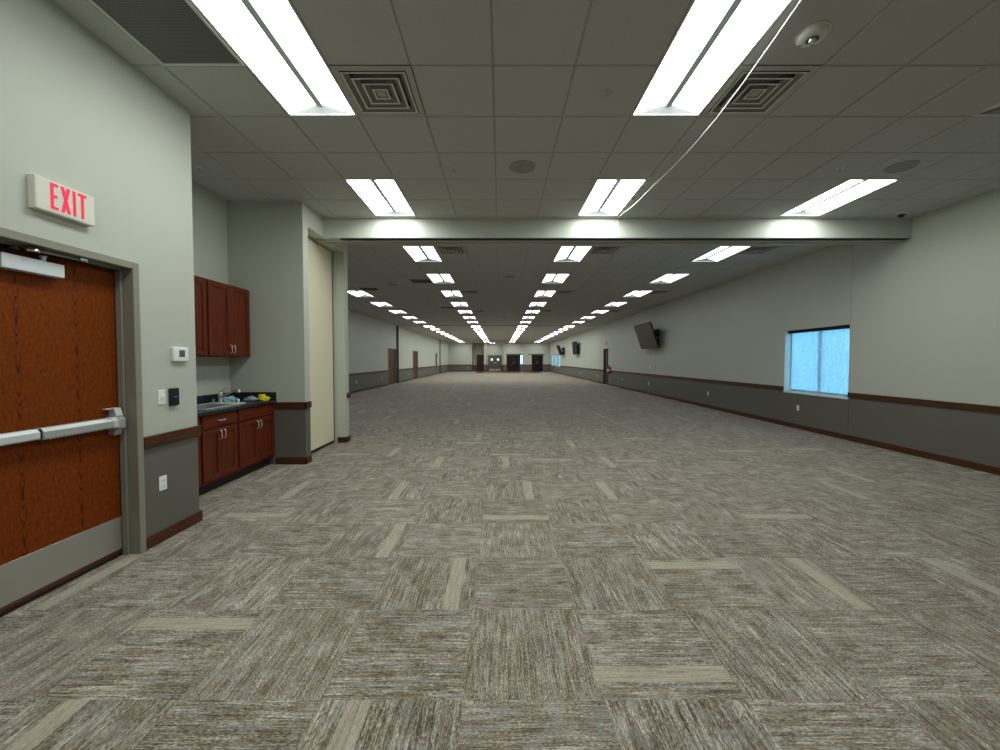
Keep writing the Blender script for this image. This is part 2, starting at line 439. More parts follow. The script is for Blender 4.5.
def build_ceiling():
    m = MB(); g = MB()
    for zone, x0, x1, gy, y0, y1 in (('n', XN-.02, XR+.02, GY1, YREAR-.02, YB0+.02), ('h', XH-.02, XR+.02, GY2, YB1-.002, 52.7)):
        i0 = math.floor((x0-GX0)/G); i1 = math.ceil((x1-GX0)/G)
        j0 = math.floor((y0-gy)/G); j1 = math.ceil((y1-gy)/G)
        for i in range(i0, i1):
            for j in range(j0, j1):
                if (zone, i, j) in HOLES: continue
                a, b, c, d = max(GX0+i*G, x0), min(GX0+i*G+G, x1), max(gy+j*G, y0), min(gy+j*G+G, y1)
                if b-a < .03 or d-c < .03: continue
                zt = ZC+.008
                g.quad((a, c, zt), (a, d, zt), (b, d, zt), (b, c, zt))
                e, e2 = .0055, .0105
                lo = [(a+e2, c+e2, ZC), (a+e2, d-e2, ZC), (b-e2, d-e2, ZC), (b-e2, c+e2, ZC)]
                hi = [(a+e, c+e, zt-.001), (a+e, d-e, zt-.001), (b-e, d-e, zt-.001), (b-e, c+e, zt-.001)]
                m.quad(*lo)
                for k in range(4): m.quad(lo[k], hi[k], hi[(k+1)%4], lo[(k+1)%4])
    me = bpy.data.meshes.new('ceiling')
    o = m.build('ceiling', M['tile']); o['kind'] = 'structure'
    g.build('ceiling_grid', M['tbar'], o)
build_ceiling()

# ------------------------------------------------------------------ walls
# near left wall with the door recess (frame outside 1.945..2.977, 2.18 high)
DY0, DY1, DZ = 1.945, 2.972, 2.18
w = MB()
w.box(XL-.30, XL, YREAR-.2, DY0+.02, 0, 3.741).box(XL-.30, XL, DY1-.02, YC, 0, 3.741)
w.box(XL-.30, XL, DY0+.02, DY1-.02, DZ-.02, 3.741).box(XL-.30, XL-.2, DY0+.02, DY1-.02, 0, DZ-.02)
w.box(XN-.2, XL-.30, YC-.2, YC, 0, 3.741)
struct('wall_left', w, M['wall'])
struct('wall_nook_side', MB().box(XN-.2, XN, YC, YN+.3, 0, 3.741), M['wall'])
w = MB().box(XN, XL, YN, YP0, 0, 3.741)
struct('wall_nook_back', w, M['wall'])
w = MB().box(XL-.15, XL, YP0, YP1, 3.345, 3.741)                 # header over the pocket
w.box(XL-.75, XL-.15, YP0, YP1, 3.345, 3.5)
w.box(XL-.80, XL-.74, YP0, YP1, 0, 3.5)
struct('wall_pocket_header', w, M['paint'])
struct('wall_hall_front', MB().box(XH-.2, XL, YP1, YP1+.15, 0, 3.741), M['paint'])
w = MB()
ybrk = [7.1-.02]
for a, b in ((YP1+.15, 22.85), (24.68, 29.4), (31.25, 39.6), (40.65, YF+.3)):
    w.box(XH-.2, XH, a, b, 0, 3.741)
for a, b in ((22.85, 24.68), (29.4, 31.25), (39.6, 40.65)):
    w.box(XH-.2, XH, a, b, 2.17, 3.741).box(XH-.2, XH-.14, a, b, 0, 2.17)
struct('wall_hall_left', w, M['wall'])
# right wall, with window and door openings
WINS = [(7.14, 8.78), (41.4, 43.04), (43.9, 45.54), (46.6, 48.24)]
WZ0, WZ1 = .752, 2.105
w = MB(); T = .25
cuts = [YREAR-.2, 7.128, 7.134] 
w.box(XR, XR+T, YREAR-.2, 7.126, 0, 3.741).box(XR+.012, XR+T, 7.126, 7.14, 0, 3.741)
spans = [(8.78, 23.05), (24.07, 41.4), (43.04, 43.9), (45.54, 46.6), (48.24, YF+.3)]
for a, b in spans: w.box(XR, XR+T, a, b, 0, 3.741)
for a, b in WINS:
    a2 = a if a > 8 else 7.134
    w.box(XR, XR+T, a2, b, 0, WZ0).box(XR, XR+T, a2, b, WZ1, 3.741)
w.box(XR, XR+T, 23.05, 24.07, 2.14, 3.741).box(XR+.16, XR+T, 23.05, 24.07, 0, 2.14)
struct('wall_right', w, M['wall'])
struct('wall_rear', MB().box(XL-.3, XR+T, YREAR-.2, YREAR, 0, 3.741), M['wall'])
# far wall with two shallow alcoves and door openings
w = MB()
w.box(XH-.2, -3.55, YF, YF+.2, 0, 3.741)
w.box(-3.75, -3.55, YF+.2, 51.6, 0, 3.741).box(-3.75, -2.03, 51.6, 51.8, 0, 3.741)
w.box(-2.03, -1.78, YF, 51.8, 0, 3.741)
w.box(-1.78, .44, 52.4, 52.6, 0, 3.741).box(-2.03, -1.78, 51.8, 52.6, 0, 3.741).box(.44, .64, YF+.2, 52.6, 0, 3.741)
w.box(.44, .82, YF, YF+.2, 0, 3.741).box(2.85, 4.0, YF, YF+.2, 0, 3.741).box(5.48, XR+.25, YF, YF+.2, 0, 3.741)
w.box(.82, 2.62, YF, YF+.2, 2.13, 3.741).box(4.0, 5.48, YF, YF+.2, 2.13, 3.741)
w.box(2.62, 2.85, YF, YF+.2, 2.08, 3.741).box(2.62, 2.85, YF, YF+.2, 0, 1.0)
w.box(.7, 2.62, YF+.2, YF+.3, 0, 3.741).box(3.9, 5.6, YF+.2, YF+.3, 0, 3.741)
w.box(2.55, 2.62, YF+.05, YF+.2, 0, 2.13)
struct('wall_far', w, M['wall'])
# beam between the two rooms
struct('trim_1_beam', MB().box(XL-.01, XR+.02, YB0, YB1, ZB, 3.741, .004), M['paint'])
struct('trim_17_slot_shade', MB().box(XL+.25, XR-.02, YB0+.006, YB0+.092, ZB-.005, ZB+.001), M['dark'])  # dark strip puts the shade of the track recess into colour
t_ = MB().box(XL-.15, XR, YB0+.092, YB0+.135, ZB-.022, ZB+.001).box(XL-.15, XR, YB1-.055, YB1-.02, ZB-.028, ZB+.001).box(XL-.15, XR, YB0+.135, YB1-.055, ZB-.006, ZB+.001)
struct('trim_2_track', t_, plain('track_aluminium', srgb(196, 196, 188), .45, metal=.2))
for k, y in enumerate((GY2+28.5*G, GY2+57.5*G)):
    struct('trim_%d_track' % (3+k), MB().box(XH, XR, y-.09, y+.09, ZC-.025, ZC+.02), M['tbar'])
    struct('trim_%d_post' % (5+k), MB().box(XH-.01, XH+.03, y-.25, y+.25, 0, ZC, .006), M['scrblack'])

# ------------------------------------------------------------------ rails and baseboards
def run_y(x, sgn, y0, y1, z0, z1, d, m): # along Y on a wall at x, sticking out by sgn*d
    a, b = sorted((x - sgn*.003, x + sgn*d)); m.box(a, b, y0, y1, z0, z1, .004)
RZ0, RZ1, BH = .782, .872, .098
def both(yr, x, sgn, nm):
    r_, b_ = MB(), MB()
    for a, b in yr: run_y(x, sgn, a, b, RZ0, RZ1, .022, r_); run_y(x, sgn, a, b, 0, BH, .014, b_)
    return r_, b_
r_, b_ = both([(YREAR, DY0-.002), (DY1+.002, YC+.022)], XL, 1, '')
struct('trim_7_chair_rail', r_, M['trim']); struct('baseboard_left', b_, M['trim'])
r_ = MB().box(-3.135, XL+.022, YN-.022, YN+.003, RZ0, RZ1, .004).box(XL-.003, XL+.022, YN-.022, YP0+.0, RZ0, RZ1, .004)
struct('trim_8_chair_rail', r_, M['trimx'])
b_ = MB().box(-3.14, XL+.016, YN-.014, YN+.003, 0, BH, .004).box(XL-.003, XL+.016, YN-.014, YP0, 0, BH, .004)
struct('baseboard_nook', b_, M['trimx'])
struct('trim_9_chair_rail', MB().box(XL-.003, XL+.022, YP1+.05, YP1+.17, RZ0, RZ1, .004).box(XH, XL+.022, YP1+.147, YP1+.172, RZ0, RZ1, .004), M['trimx'])
struct('baseboard_column', MB().box(XL-.15, XL+.016, YP1-.014, YP1+.003, 0, BH, .004).box(XL-.003, XL+.016, YP1-.014, YP1+.166, 0, BH, .004).box(XH, XL+.016, YP1+.147, YP1+.166, 0, BH, .004), M['trimx'])
r_, b_ = both([(YP1+.17, 22.8), (24.73, 24.9), (25.4, 29.35), (31.3, 39.55), (40.7, 42.4), (43.0, YF)], XH, 1, '')
struct('trim_10_chair_rail', r_, M['trim']); struct('baseboard_hall_left', b_, M['trim'])
r_ = MB(); b_ = MB()
for a, b in ((YREAR, 7.139), (8.781, 23.0), (24.12, 41.39), (43.05, 43.89), (45.55, 46.59), (48.25, YF)): run_y(XR, -1, a, b, RZ0, RZ1, .022, r_)
for a, b in ((YREAR, 23.0), (24.12, YF)): run_y(XR, -1, a, b, 0, BH, .014, b_)
struct('trim_11_chair_rail', r_, M['trim']); struct('baseboard_right', b_, M['trim'])
r_ = MB(); b_ = MB()
for a, b in ((XH, -3.55), (-2.03, -1.78), (.44, .80), (2.87, 3.98), (5.5, XR)):
    r_.box(a, b, YF-.022, YF+.003, RZ0, RZ1, .004); b_.box(a, b, YF-.014, YF+.003, 0, BH, .004)
struct('trim_12_chair_rail', r_, M['trimx']); struct('baseboard_far', b_, M['trimx'])
struct('floor_plank', MB().box(-2.9, 4.9, 43.9, 52.39, .001, .006), M['plank'])

# ------------------------------------------------------------------ near left door
XD = -2.83   # door face
f = MB()
f.box(XL-.06, XL+.018, DY1-.05, DY1, 0, DZ, .003).box(XL-.06, XL+.018, DY0, DY0+.05, 0, DZ, .003).box(XL-.06, XL+.018, DY0+.05, DY1-.05, DZ-.05, DZ, .003)
f.box(XL-.17, XL-.06, DY1-.05, DY1-.012, 0, DZ-.05).box(XL-.17, XL-.06, DY0+.012, DY0+.05, 0, DZ-.05).box(XL-.17, XL-.06, DY0+.05, DY1-.05, DZ-.05, DZ-.015)
f.box(XL-.105, XL-.062, DY1-.066, DY1-.049, 0, DZ-.05, .002).box(XL-.105, XL-.062, DY0+.049, DY0+.066, 0, DZ-.05, .002).box(XL-.105, XL-.062, DY0+.05, DY1-.05, DZ-.066, DZ-.049, .002)
trimd = struct('door_1_frame', f, M['frame'])
d = MB().box(XD-.045, XD, DY0+.053, DY1-.053, .035, DZ-.053, .002)
door = d.build('door_1', M['oak']); tag(door, 'red oak veneer exit door in a grey steel frame, closest on the left', 'door', kind='structure')
MB().box(XD, XD+.0025, DY0+.065, DY1-.065, .055, .295, .001).build('kick_plate', M['kick'], door)
MB().box(XD-.03, XD+.004, DY0+.06, DY1-.06, .018, .045, .002).build('door_sweep', plain('brown_sweep', srgb(58, 30, 24), .5), door)
struct('trim_13_threshold', MB().box(XL-.18, XL-.108, DY0+.05, DY1-.05, 0, .010, .003), M['darkpaint'])
MB().box(XD-.02, XL-.065, DY0+.051, DY1-.051, DZ-.072, DZ-.0665).box(XD-.01, XD+.002, DY1-.0665, DY1-.054, .05, DZ-.07).build('gasket', M['rubber'], trimd)  # black strips painted in as the shade around the door top and edge
# exit device
bar = empty('panic_bar', (XD, 2.4, 1.0), 'silver panic bar across the red oak door, ending in a latch case', 'panic bar')
def local(parent, o):
    o.matrix_parent_inverse = Matrix.Identity(4)
    o.data.transform(Matrix.Translation(-Vector(parent.location))); return o
def lpart(parent, name, mb, mat, smooth=None): return local(parent, mb.build(name, mat, parent, smooth))
pad = [(XD+.012, .982), (XD+.06, .982), (XD+.068, .990), (XD+.068, 1.026), (XD+.052, 1.044), (XD+.012, 1.044)]
lpart(bar, 'push_pad', MB().prism(pad, 2.03, 2.355), M['alu'])
hs = [(XD+.010, .976), (XD+.066, .976), (XD+.072, .984), (XD+.072, 1.024), (XD+.054, 1.046), (XD+.010, 1.046)]
h = MB().prism(hs, 2.37, 2.80)
for k in range(19): h.box(XD+.066, XD+.0735, 2.40+.021*k, 2.409+.021*k, .9745, .980)
lpart(bar, 'housing', h, M['alu_d'])
lpart(bar, 'joint_gap', MB().box(XD+.012, XD+.060, 2.352, 2.372, .984, 1.040), M['black'])
case = [(XD+.001, .915), (XD+.040, .915), (XD+.050, .95), (XD+.074, .968), (XD+.074, 1.030), (XD+.052, 1.052), (XD+.036, 1.105), (XD+.001, 1.105)]
lpart(bar, 'latch_case', MB().prism(case, 2.832, 2.888), M['alu_d'])
lpart(bar, 'case_cap', MB().prism([(XD+.040, 1.105), (XD+.056, 1.052), (XD+.060, 1.055), (XD+.042, 1.112), (XD+.001, 1.112), (XD+.001, 1.105)], 2.835, 2.885).box(XD+.001, XD+.03, 2.79, 2.84, 1.104, 1.112, .001), M['alu'])
lpart(bar, 'bar_end_cap', MB().prism([(XD+.012, .972), (XD+.070, .972), (XD+.075, .98), (XD+.075, 1.026), (XD+.056, 1.049), (XD+.012, 1.049)], 2.80, 2.836), M['alu'])
lpart(bar, 'end_bracket', MB().box(XD+.0, XD+.02, 2.02, 2.06, .97, 1.04, .003), M['alu_d'])
# closer
cl = empty('door_closer', (XD, 2.345, 2.03), 'silver door closer with a dark arm at the top of the oak door', 'door closer')
lpart(cl, 'body', MB().box(XD, XD+.062, 2.205, 2.525, 1.978, 2.062, .005, 2), M['alu'])
lpart(cl, 'pinion', MB().lathe([(.0, .0), (.013, .0), (.013, .022), (.018, .024), (.018, .034), (0, .036)], 16, Matrix.Translation((XD+.034, 2.43, 2.062))), M['alu'], 40)
lpart(cl, 'main_arm', MB().box(XD+.024, XD+.048, 2.27, 2.45, 2.1, 2.109, .003).lathe([(0, 0), (.028, 0), (.028, .016), (0, .016)], 16, Matrix.Translation((XD+.036, 2.28, 2.094))), M['black'])
lpart(cl, 'elbow', MB().lathe([(0, 0), (.03, 0), (.036, .01), (.03, .022), (0, .025)], 18, Matrix.Translation((XD+.08, 2.34, 2.093))), M['chrome'], 40)
lpart(cl, 'forearm', MB().tube([(XD+.08, 2.34, 2.108), (XD+.085, 2.47, 2.110), (XD+.09, 2.60, 2.112)], .006).box(XD+.075, XD+.105, 2.58, 2.63, 2.105, 2.128, .003), M['steel'])

# ------------------------------------------------------------------ exit signs
def exit_sign(name, loc, rz, label, W=.335, H=.19, D=.045):
    """local frame: back on x=0, faces +x, y to the right seen from behind ... letters read along -y? handled by flip"""
    e = empty(name, loc, label, 'exit sign', 'exit signs', rz)
    # face toward local -Y, width along X
    MB().box(-W/2, W/2, -D, 0, -H/2, H/2, .002).build('housing', M['ivory'], e)
    MB().box(-W/2+.006, W/2-.006, -D-.0015, -D+.002, -H/2+.006, H/2-.006, .001).build('face', M['exitface'], e)
    L = MB(); y0, y1 = -D-.0035, -D-.001
    hh = H*.81; zb = -hh/2+.005; zt = zb+hh; t = .0168; k = W/.335; t *= k
    x = -W*.30
    wE, wX, wI, wT, gap = .042*k, .054*k, t, .050*k, .014*k
    tot = wE+wX+wI+wT+3*gap; x = -tot/2 + .011*k
    L.box(x, x+t, y0, y1, zb, zt)
    for z in (zb, (zb+zt)/2-t/2, zt-t): L.box(x+t, x+wE*(.88 if z not in (zb, zt-t) else 1), y0, y1, z, z+t)
    x += wE+gap
    s = t*1.1
    L.prism([(x, zb), (x+s, zb), (x+wX, zt), (x+wX-s, zt)], y0, y1)
    L.prism([(x, zt), (x+wX-s, zb), (x+wX, zb), (x+s, zt)], y0-.0003, y1)
    x += wX+gap
    L.box(x, x+t, y0, y1, zb, zt); x += wI+gap
    L.box(x, x+wT, y0, y1, zt-t, zt).box(x+wT/2-t/2, x+wT/2+t/2, y0, y1, zb, zt-t)
    L.build('lettering', M['exitred'], e)
    return e
# local -Y turned to +X: rz = +90deg ; local +X -> +Y : reads left to right for a viewer at +X? viewer looks -X with +Y on the right
exit_sign('exit_sign', (XL, 2.465, 2.435), PI/2, 'white exit sign with red letters above the red oak door, nearest on the left wall')
exit_sign('exit_sign', (XR, 23.56, 2.50), -PI/2, 'small exit sign above the dark door in the right wall')
exit_sign('exit_sign', (-4.2, YF, 2.72), 0, 'distant exit sign on the far wall, left of the brown alcove door')
exit_sign('exit_sign', (1.22, YF, 2.72), 0, 'distant exit sign on the far wall above the dark double door')

# ------------------------------------------------------------------ things on the near left wall
def plate(name, cat, label, loc, rz, kind, group=None):
    e = empty(name, loc, label, cat, group, rz)
    MB().box(-.0365, .0365, -.006, 0, -.0585, .0585, .0025).build('plate', M['white'], e)
    if kind == 'switch':
        MB().prism([(-.006, -.033), (-.0115, 0), (-.007, .033), (-.005, .033), (-.005, -.033)], -.0165, .0165, 'x').build('rocker', M['white'], e)
    else:
        for z in (-.020, .020):
            r = MB().box(-.0165, .0165, -.0085, -.005, z-.0145, z+.0145, .003).build('receptacle', M['white'], e)
            MB().box(-.008, -.0055, -.0090, -.008, z-.004, z+.006).box(.0055, .008, -.0090, -.008, z-.004, z+.006).build('slot', M['dark'], r)
    return e
plate('light_switch', 'switch', 'white rocker light switch beside the black card reader', (XL, 3.157, 1.162), PI/2, 'switch')
near_out = plate('wall_outlet', 'outlet', 'white duplex outlet on the dark grey wall beside the oak door', (XL, 3.148, .469), PI/2, 'out', 'wall outlets')
th = empty('thermostat', (XL, 3.34, 1.507), 'white thermostat with a small grey screen by the wall corner', 'thermostat', rz=PI/2)
MB().box(-.084, .074, -.028, 0, -.060, .060, .010, 3).build('body', M['white'], th, 40)
MB().box(-.030, .030, -.0295, -.027, -.022, .036, .002).build('display', M['lcd'], th)
cr = empty('card_reader', (XL, 3.265, 1.155), 'black card reader beside the white light switch', 'card reader', rz=PI/2)
MB().box(-.042, .042, -.024, 0, -.072, .072, .006, 2).build('body', M['black'], cr, 40)
MB().box(-.012, .016, -.0252, -.023, -.003, .003).build('status_light', M['led_blue'], cr)

OUT = [((XR, 8.34, .445), -PI/2, 'white outlet on the right wall under the blue window'),
       ((XR, 11.96, .445), -PI/2, 'white outlet low on the right wall between the blue window and the tilted screen'),
       ((XR, 16.76, .455), -PI/2, 'white outlet low on the right wall below the largest tilted screen'),
       ((XR, 20.4, .45), -PI/2, 'white outlet low on the right wall just before the fire extinguisher'),
       ((XR, 25.7, .45), -PI/2, 'white outlet low on the right wall just past the dark door'),
       ((XR, 31.0, .45), -PI/2, 'white outlet low on the right wall below the second screen'),
       ((XH, 17.8, .46), PI/2, 'white outlet low on the hall left wall nearest the column'),
       ((XH, 21.7, .46), PI/2, 'white outlet low on the hall left wall just before the nearer double door'),
       ((XH, 28.0, .46), PI/2, 'white outlet low on the hall left wall between the two double doors'),
       ((XH, 34.1, .46), PI/2, 'white outlet low on the hall left wall past the second double door'),
       ((-4.05, YF, .46), 0, 'white outlet low on the far wall under the exit sign')]
for loc, rz, lab in OUT: dup(near_out, loc, lab, 'wall outlets', rz)
plate('wall_switch', 'switch', 'small white switch on the upper right wall under the tilted screen', (XR, 16.6, 1.14), -PI/2, 'switch')
plate('wall_switch', 'switch', 'small white control plate on the upper left hall wall', (XH, 20.3, 1.49), PI/2, 'switch')
struct('trim_14_conduit', MB().box(XR-.008, XR+.002, 16.05, 16.09, .87, 2.0), M['paint'])

# ------------------------------------------------------------------ partition panel in its pocket
pp = empty('partition_panel', (XL-.245, 6.28, 0), 'cream fabric folding partition panel stored in the pocket beside the beam', 'partition')
x0 = XL-.245
lpart(pp, 'panel', MB().box(x0-.09, x0+.045, YP0-.02+.03, YP1-.035, .05, 3.325, .004), M['cream'])
lpart(pp, 'bottom_seal', MB().box(x0-.07, x0+.035, YP0+.01, YP1-.035, .012, .05), M['rubber'])
lpart(pp, 'edge_trim', MB().box(x0-.09, x0+.05, YP1-.036, YP1-.022, .03, 3.325, .002), M['darkpaint'])
lpart(pp, 'top_carrier', MB().box(x0-.05, x0+.02, YP0+.05, YP1-.08, 3.322, 3.340), M['darkpaint'])

# ------------------------------------------------------------------ nook cabinets
def shaker(m, x, y0, y1, z0, z1, st=.057, th=.02):
    """door slab facing +X at x: frame proud, panel recessed"""
    m.box(x, x+th, y0, y0+st, z0, z1, .0025).box(x, x+th, y1-st, y1, z0, z1, .0025)
    m.box(x, x+th, y0+st, y1-st, z0, z0+st, .0025).box(x, x+th, y0+st, y1-st, z1-st, z1, .0025)
    m.box(x, x+th-.011, y0+st-.004, y1-st+.004, z0+st-.004, z1-st+.004)
    # small ogee step round the panel
    for a, b, c, d in ((y0+st, y0+st+.007, z0+st, z1-st), (y1-st-.007, y1-st, z0+st, z1-st), (y0+st, y1-st, z0+st, z0+st+.007), (y0+st, y1-st, z1-st-.007, z1-st)):
        m.box(x, x+th-.006, a, b, c, d)
    return m
def pull(m, x, y, z, L=.10, vert=True):
    h = L/2; p = .030
    pts = [(-h, 0), (-h+.004, p*.75), (-h+.018, p), (h-.018, p), (h-.004, p*.75), (h, 0)]
    P = [((x+d, y, z+s) if vert else (x+d, y+s, z)) for s, d in pts]
    m.tube(P, .0052, 8); return m
XB = -3.165
BG, UG = 'cherry base cabinets in the sink nook', 'cherry wall cabinets in the sink nook'
def base_cab(y0, y1, label, drawer_pull=True):
    c = empty('base_cabinet', (XN, (y0+y1)/2, 0), label, 'cabinet', BG)
    b_ = MB().box(XB-.02, XB, y0+.001, y1-.001, .115, .868, .002).box(XN+.004, XB-.02, y0+.001, y0+.019, .115, .73).box(XN+.004, XB-.02, y1-.019, y1-.001, .115, .73)
    b_.box(XN+.004, XB-.02, y0+.019, y1-.019, .115, .133).box(XN+.004, XN+.012, y0+.019, y1-.019, .133, .73)
    lpart(c, 'body', b_, M['cherry'])
    lpart(c, 'toe_kick', MB().box(XN+.004, XB-.07, y0+.001, y1-.001, 0, .115), M['toe'])
    d = lpart(c, 'drawer', MB().box(XB, XB+.02, y0+.016, y1-.016, .718, .858, .0035), M['cherry_h'])
    if drawer_pull: lpart2(c, d, 'pull_handle', pull(MB(), XB+.02, (y0+y1)/2, .788, .10, False), M['nickel'])
    ym = (y0+y1)/2
    for a, b, hy in ((y0+.016, ym-.0015, ym-.032), (ym+.0015, y1-.016, ym+.032)):
        dr = lpart(c, 'cabinet_door', shaker(MB(), XB, a, b, .148, .700), M['cherry'])
        lpart2(c, dr, 'pull_handle', pull(MB(), XB+.02, hy, .625), M['nickel'])
    return c
def lpart2(root, part, name, mb, mat):
    o = mb.build(name, mat, part, 60); o.data.transform(Matrix.Translation(-Vector(root.location))); return o
base_cab(YC+.002, 4.13, 'cherry base cabinet mostly hidden behind the near wall corner')
base_cab(4.13, 4.715, 'cherry base cabinet with a pull on its drawer, under the sink near end')
base_cab(4.715, YN-.002, 'cherry base cabinet with a plain drawer front, against the nook back wall', False)
XU = -3.48
def wall_cab(y0, y1, label):
    c = empty('wall_cabinet', (XN, (y0+y1)/2, 1.5), label, 'cabinet', UG)
    lpart(c, 'body', MB().box(XN+.002, XU, y0+.001, y1-.001, 1.50, 2.425, .002), M['cherry'])
    ym = (y0+y1)/2
    for a, b, hy in ((y0+.016, ym-.002, ym-.030), (ym+.002, y1-.016, ym+.030)):
        dr = lpart(c, 'cabinet_door', shaker(MB(), XU, a, b, 1.513, 2.412), M['cherry'])
        lpart2(c, dr, 'pull_handle', pull(MB(), XU+.02, hy, 1.60), M['nickel'])
    return c
wall_cab(4.685, YN-.002, 'cherry wall cabinet with two doors, against the nook back wall')
wall_cab(3.90, 4.685, 'cherry wall cabinet partly hidden behind the near wall corner')

# worktop with a cut-out for the sink
SX0, SX1, SY0, SY1 = -3.67, -3.27, 4.36, 4.90
XE = -3.118
ct = empty('countertop', (XN, 4.5, .87), 'speckled black countertop over the cherry base cabinets', 'countertop')
m = MB(); z0, z1 = .870, .908
m.box(XN+.002, SX0, YC+.002, YN-.001, z0, z1).box(SX1, XE, YC+.002, YN-.001, z0, z1).box(SX0, SX1, YC+.002, SY0, z0, z1).box(SX0, SX1, SY1, YN-.001, z0, z1)
lpart(ct, 'worktop', m, M['granite'])
lpart(ct, 'backsplash', MB().box(XN+.002, XN+.022, YC+.002, YN-.022, z1, z1+.105, .002), M['granite'])
lpart(ct, 'backsplash', MB().box(XN+.002, XE, YN-.021, YN-.001, z1, z1+.105, .002), M['granite'])
sk = empty('sink', (-3.47, 4.65, .908), 'steel drop-in sink set in the black countertop', 'sink')
m = MB()
ya, yb, xa, xb = SY0-.015, 5.02, SX0-.025, SX1+.025; zr = .9085
m.box(xa, SX0+.012, ya, yb, zr, zr+.007, .002).box(SX1-.012, xb, ya, yb, zr, zr+.007, .002).box(SX0+.012, SX1-.012, ya, SY0+.012, zr, zr+.007, .002).box(SX0+.012, SX1-.012, SY1-.012, yb, zr, zr+.007, .002)
m.box(xa, xb, yb-.014, yb, zr+.004, zr+.014, .003)
lpart(sk, 'rim', m, M['alu'])
m = MB(); a, b, c, d2, zt, zb = SX0+.012, SX1-.012, SY0+.012, SY1-.012, zr+.002, .74
t4 = [(a, c, zt), (b, c, zt), (b, d2, zt), (a, d2, zt)]; q = .02
b4 = [(a+q, c+q, zb), (b-q, c+q, zb), (b-q, d2-q, zb), (a+q, d2-q, zb)]
m.quad(*b4)
for k in range(4): m.quad(t4[k], t4[(k+1)%4], b4[(k+1)%4], b4[k])
lpart(sk, 'basin', m, M['steel'])
lpart(sk, 'drain', MB().lathe([(0, 0), (.04, 0), (.045, .004), (.03, .006), (0, .003)], 20, Matrix.Translation(((a+b)/2, (c+d2)/2, zb+.0005))), M['chrome'], 40)
fx, fy, fz = -3.53, 4.962, zr+.0085
fa = empty('faucet', (fx, fy, fz), 'chrome faucet with a raised lever and long spout at the sink', 'faucet')
lpart(fa, 'base', MB().lathe([(0, 0), (.028, 0), (.028, .008), (.022, .014), (.0, .014)], 20, Matrix.Translation((fx, fy, fz))), M['nickel'], 40)
lpart(fa, 'body', MB().lathe([(.019, .01), (.020, .06), (.025, .075), (.025, .12), (.02, .138), (0, .142)], 20, Matrix.Translation((fx, fy, fz))), M['nickel'], 40)
lpart(fa, 'lever', MB().tube([(fx, fy, fz+.135), (fx+.02, fy, fz+.155), (fx+.075, fy+.005, fz+.188)], [.010, .008, .006], 10), M['chrome'], 40)
lpart(fa, 'spout', MB().tube([(fx+.01, fy-.01, fz+.085), (fx+.06, fy-.025, fz+.098), (fx+.13, fy-.03, fz+.125), (fx+.21, fy-.04, fz+.158), (fx+.262, fy-.045, fz+.168)], .0105, 12), M['steel'], 40)
lpart(fa, 'spout_tip', MB().tube([(fx+.258, fy-.045, fz+.172), (fx+.272, fy-.046, fz+.140)], [.018, .016], 14), M['nickel'], 40)
for i, (dx, lab) in enumerate(((-.09, 'small chrome soap pump top on the sink deck, beside the faucet towards the wall'), (.225, 'small white spray cap on the sink deck beside the blue cloth'))):
    e = empty('sink_sprayer' if i else 'soap_dispenser', (fx+dx, fy, fz), lab, 'dispenser')
    MB().lathe([(0, 0), (.020, 0), (.020, .006), (.011, .012), (.011, .028), (.017, .032), (.017, .046), (.010, .052), (0, .053)], 16).build('body', M['white'] if i else M['chrome'], e, 40)
    MB().lathe([(0, 0), (.024, 0), (.024, .004), (0, .004)], 16).build('collar', M['chrome'], e, 40)

def cloth(name, loc, size, seed, mat, label, tail=None):
    bm = bmesh.new(); bmesh.ops.create_icosphere(bm, subdivisions=5, radius=1)
    off = Vector((seed*3.7, seed*1.3, seed*2.1))
    for v in bm.verts:
        p = v.co.copy()
        n1 = mnoise.fractal(p*1.6+off, 1.0, 2.0, 4); n2 = abs(mnoise.noise(p*4.0+off*2))
        r = 1 + .42*n1 - .28*n2
        q = Vector((p.x*r, p.y*r, p.z*r))
        if tail and p.x > .35: q.x += (p.x-.35)*tail; q.z *= max(.3, 1-(p.x-.35)*.9); q.y *= max(.35, 1-(p.x-.35)*.8)
        z = max(q.z, -.55)
        v.co = Vector((q.x*size[0], q.y*size[1], (z+.55)*size[2]))
    m = MB(); m.bm.free(); m.bm = bm
    o = m.build(name, mat, None, 180); o.location = loc
    return tag(o, label, 'cloth', 'cleaning cloths on the countertop')
zc = .9085
cloth('cleaning_cloth', (-3.525, 5.118, zc), (.095, .06, .052), 1, M['rag_blue'], 'light blue crumpled cloth on the black countertop behind the sink')
cloth('cleaning_cloth', (-3.335, 5.262, zc), (.08, .05, .040), 2, M['rag_grey'], 'blue-grey crumpled cloth between the light blue and yellow cloths', .6)
cloth('cleaning_cloth', (-3.205, 5.32, zc), (.058, .05, .058), 5, M['rag_yellow'], 'bright yellow crumpled cloth at the end of the countertop', 1.0)

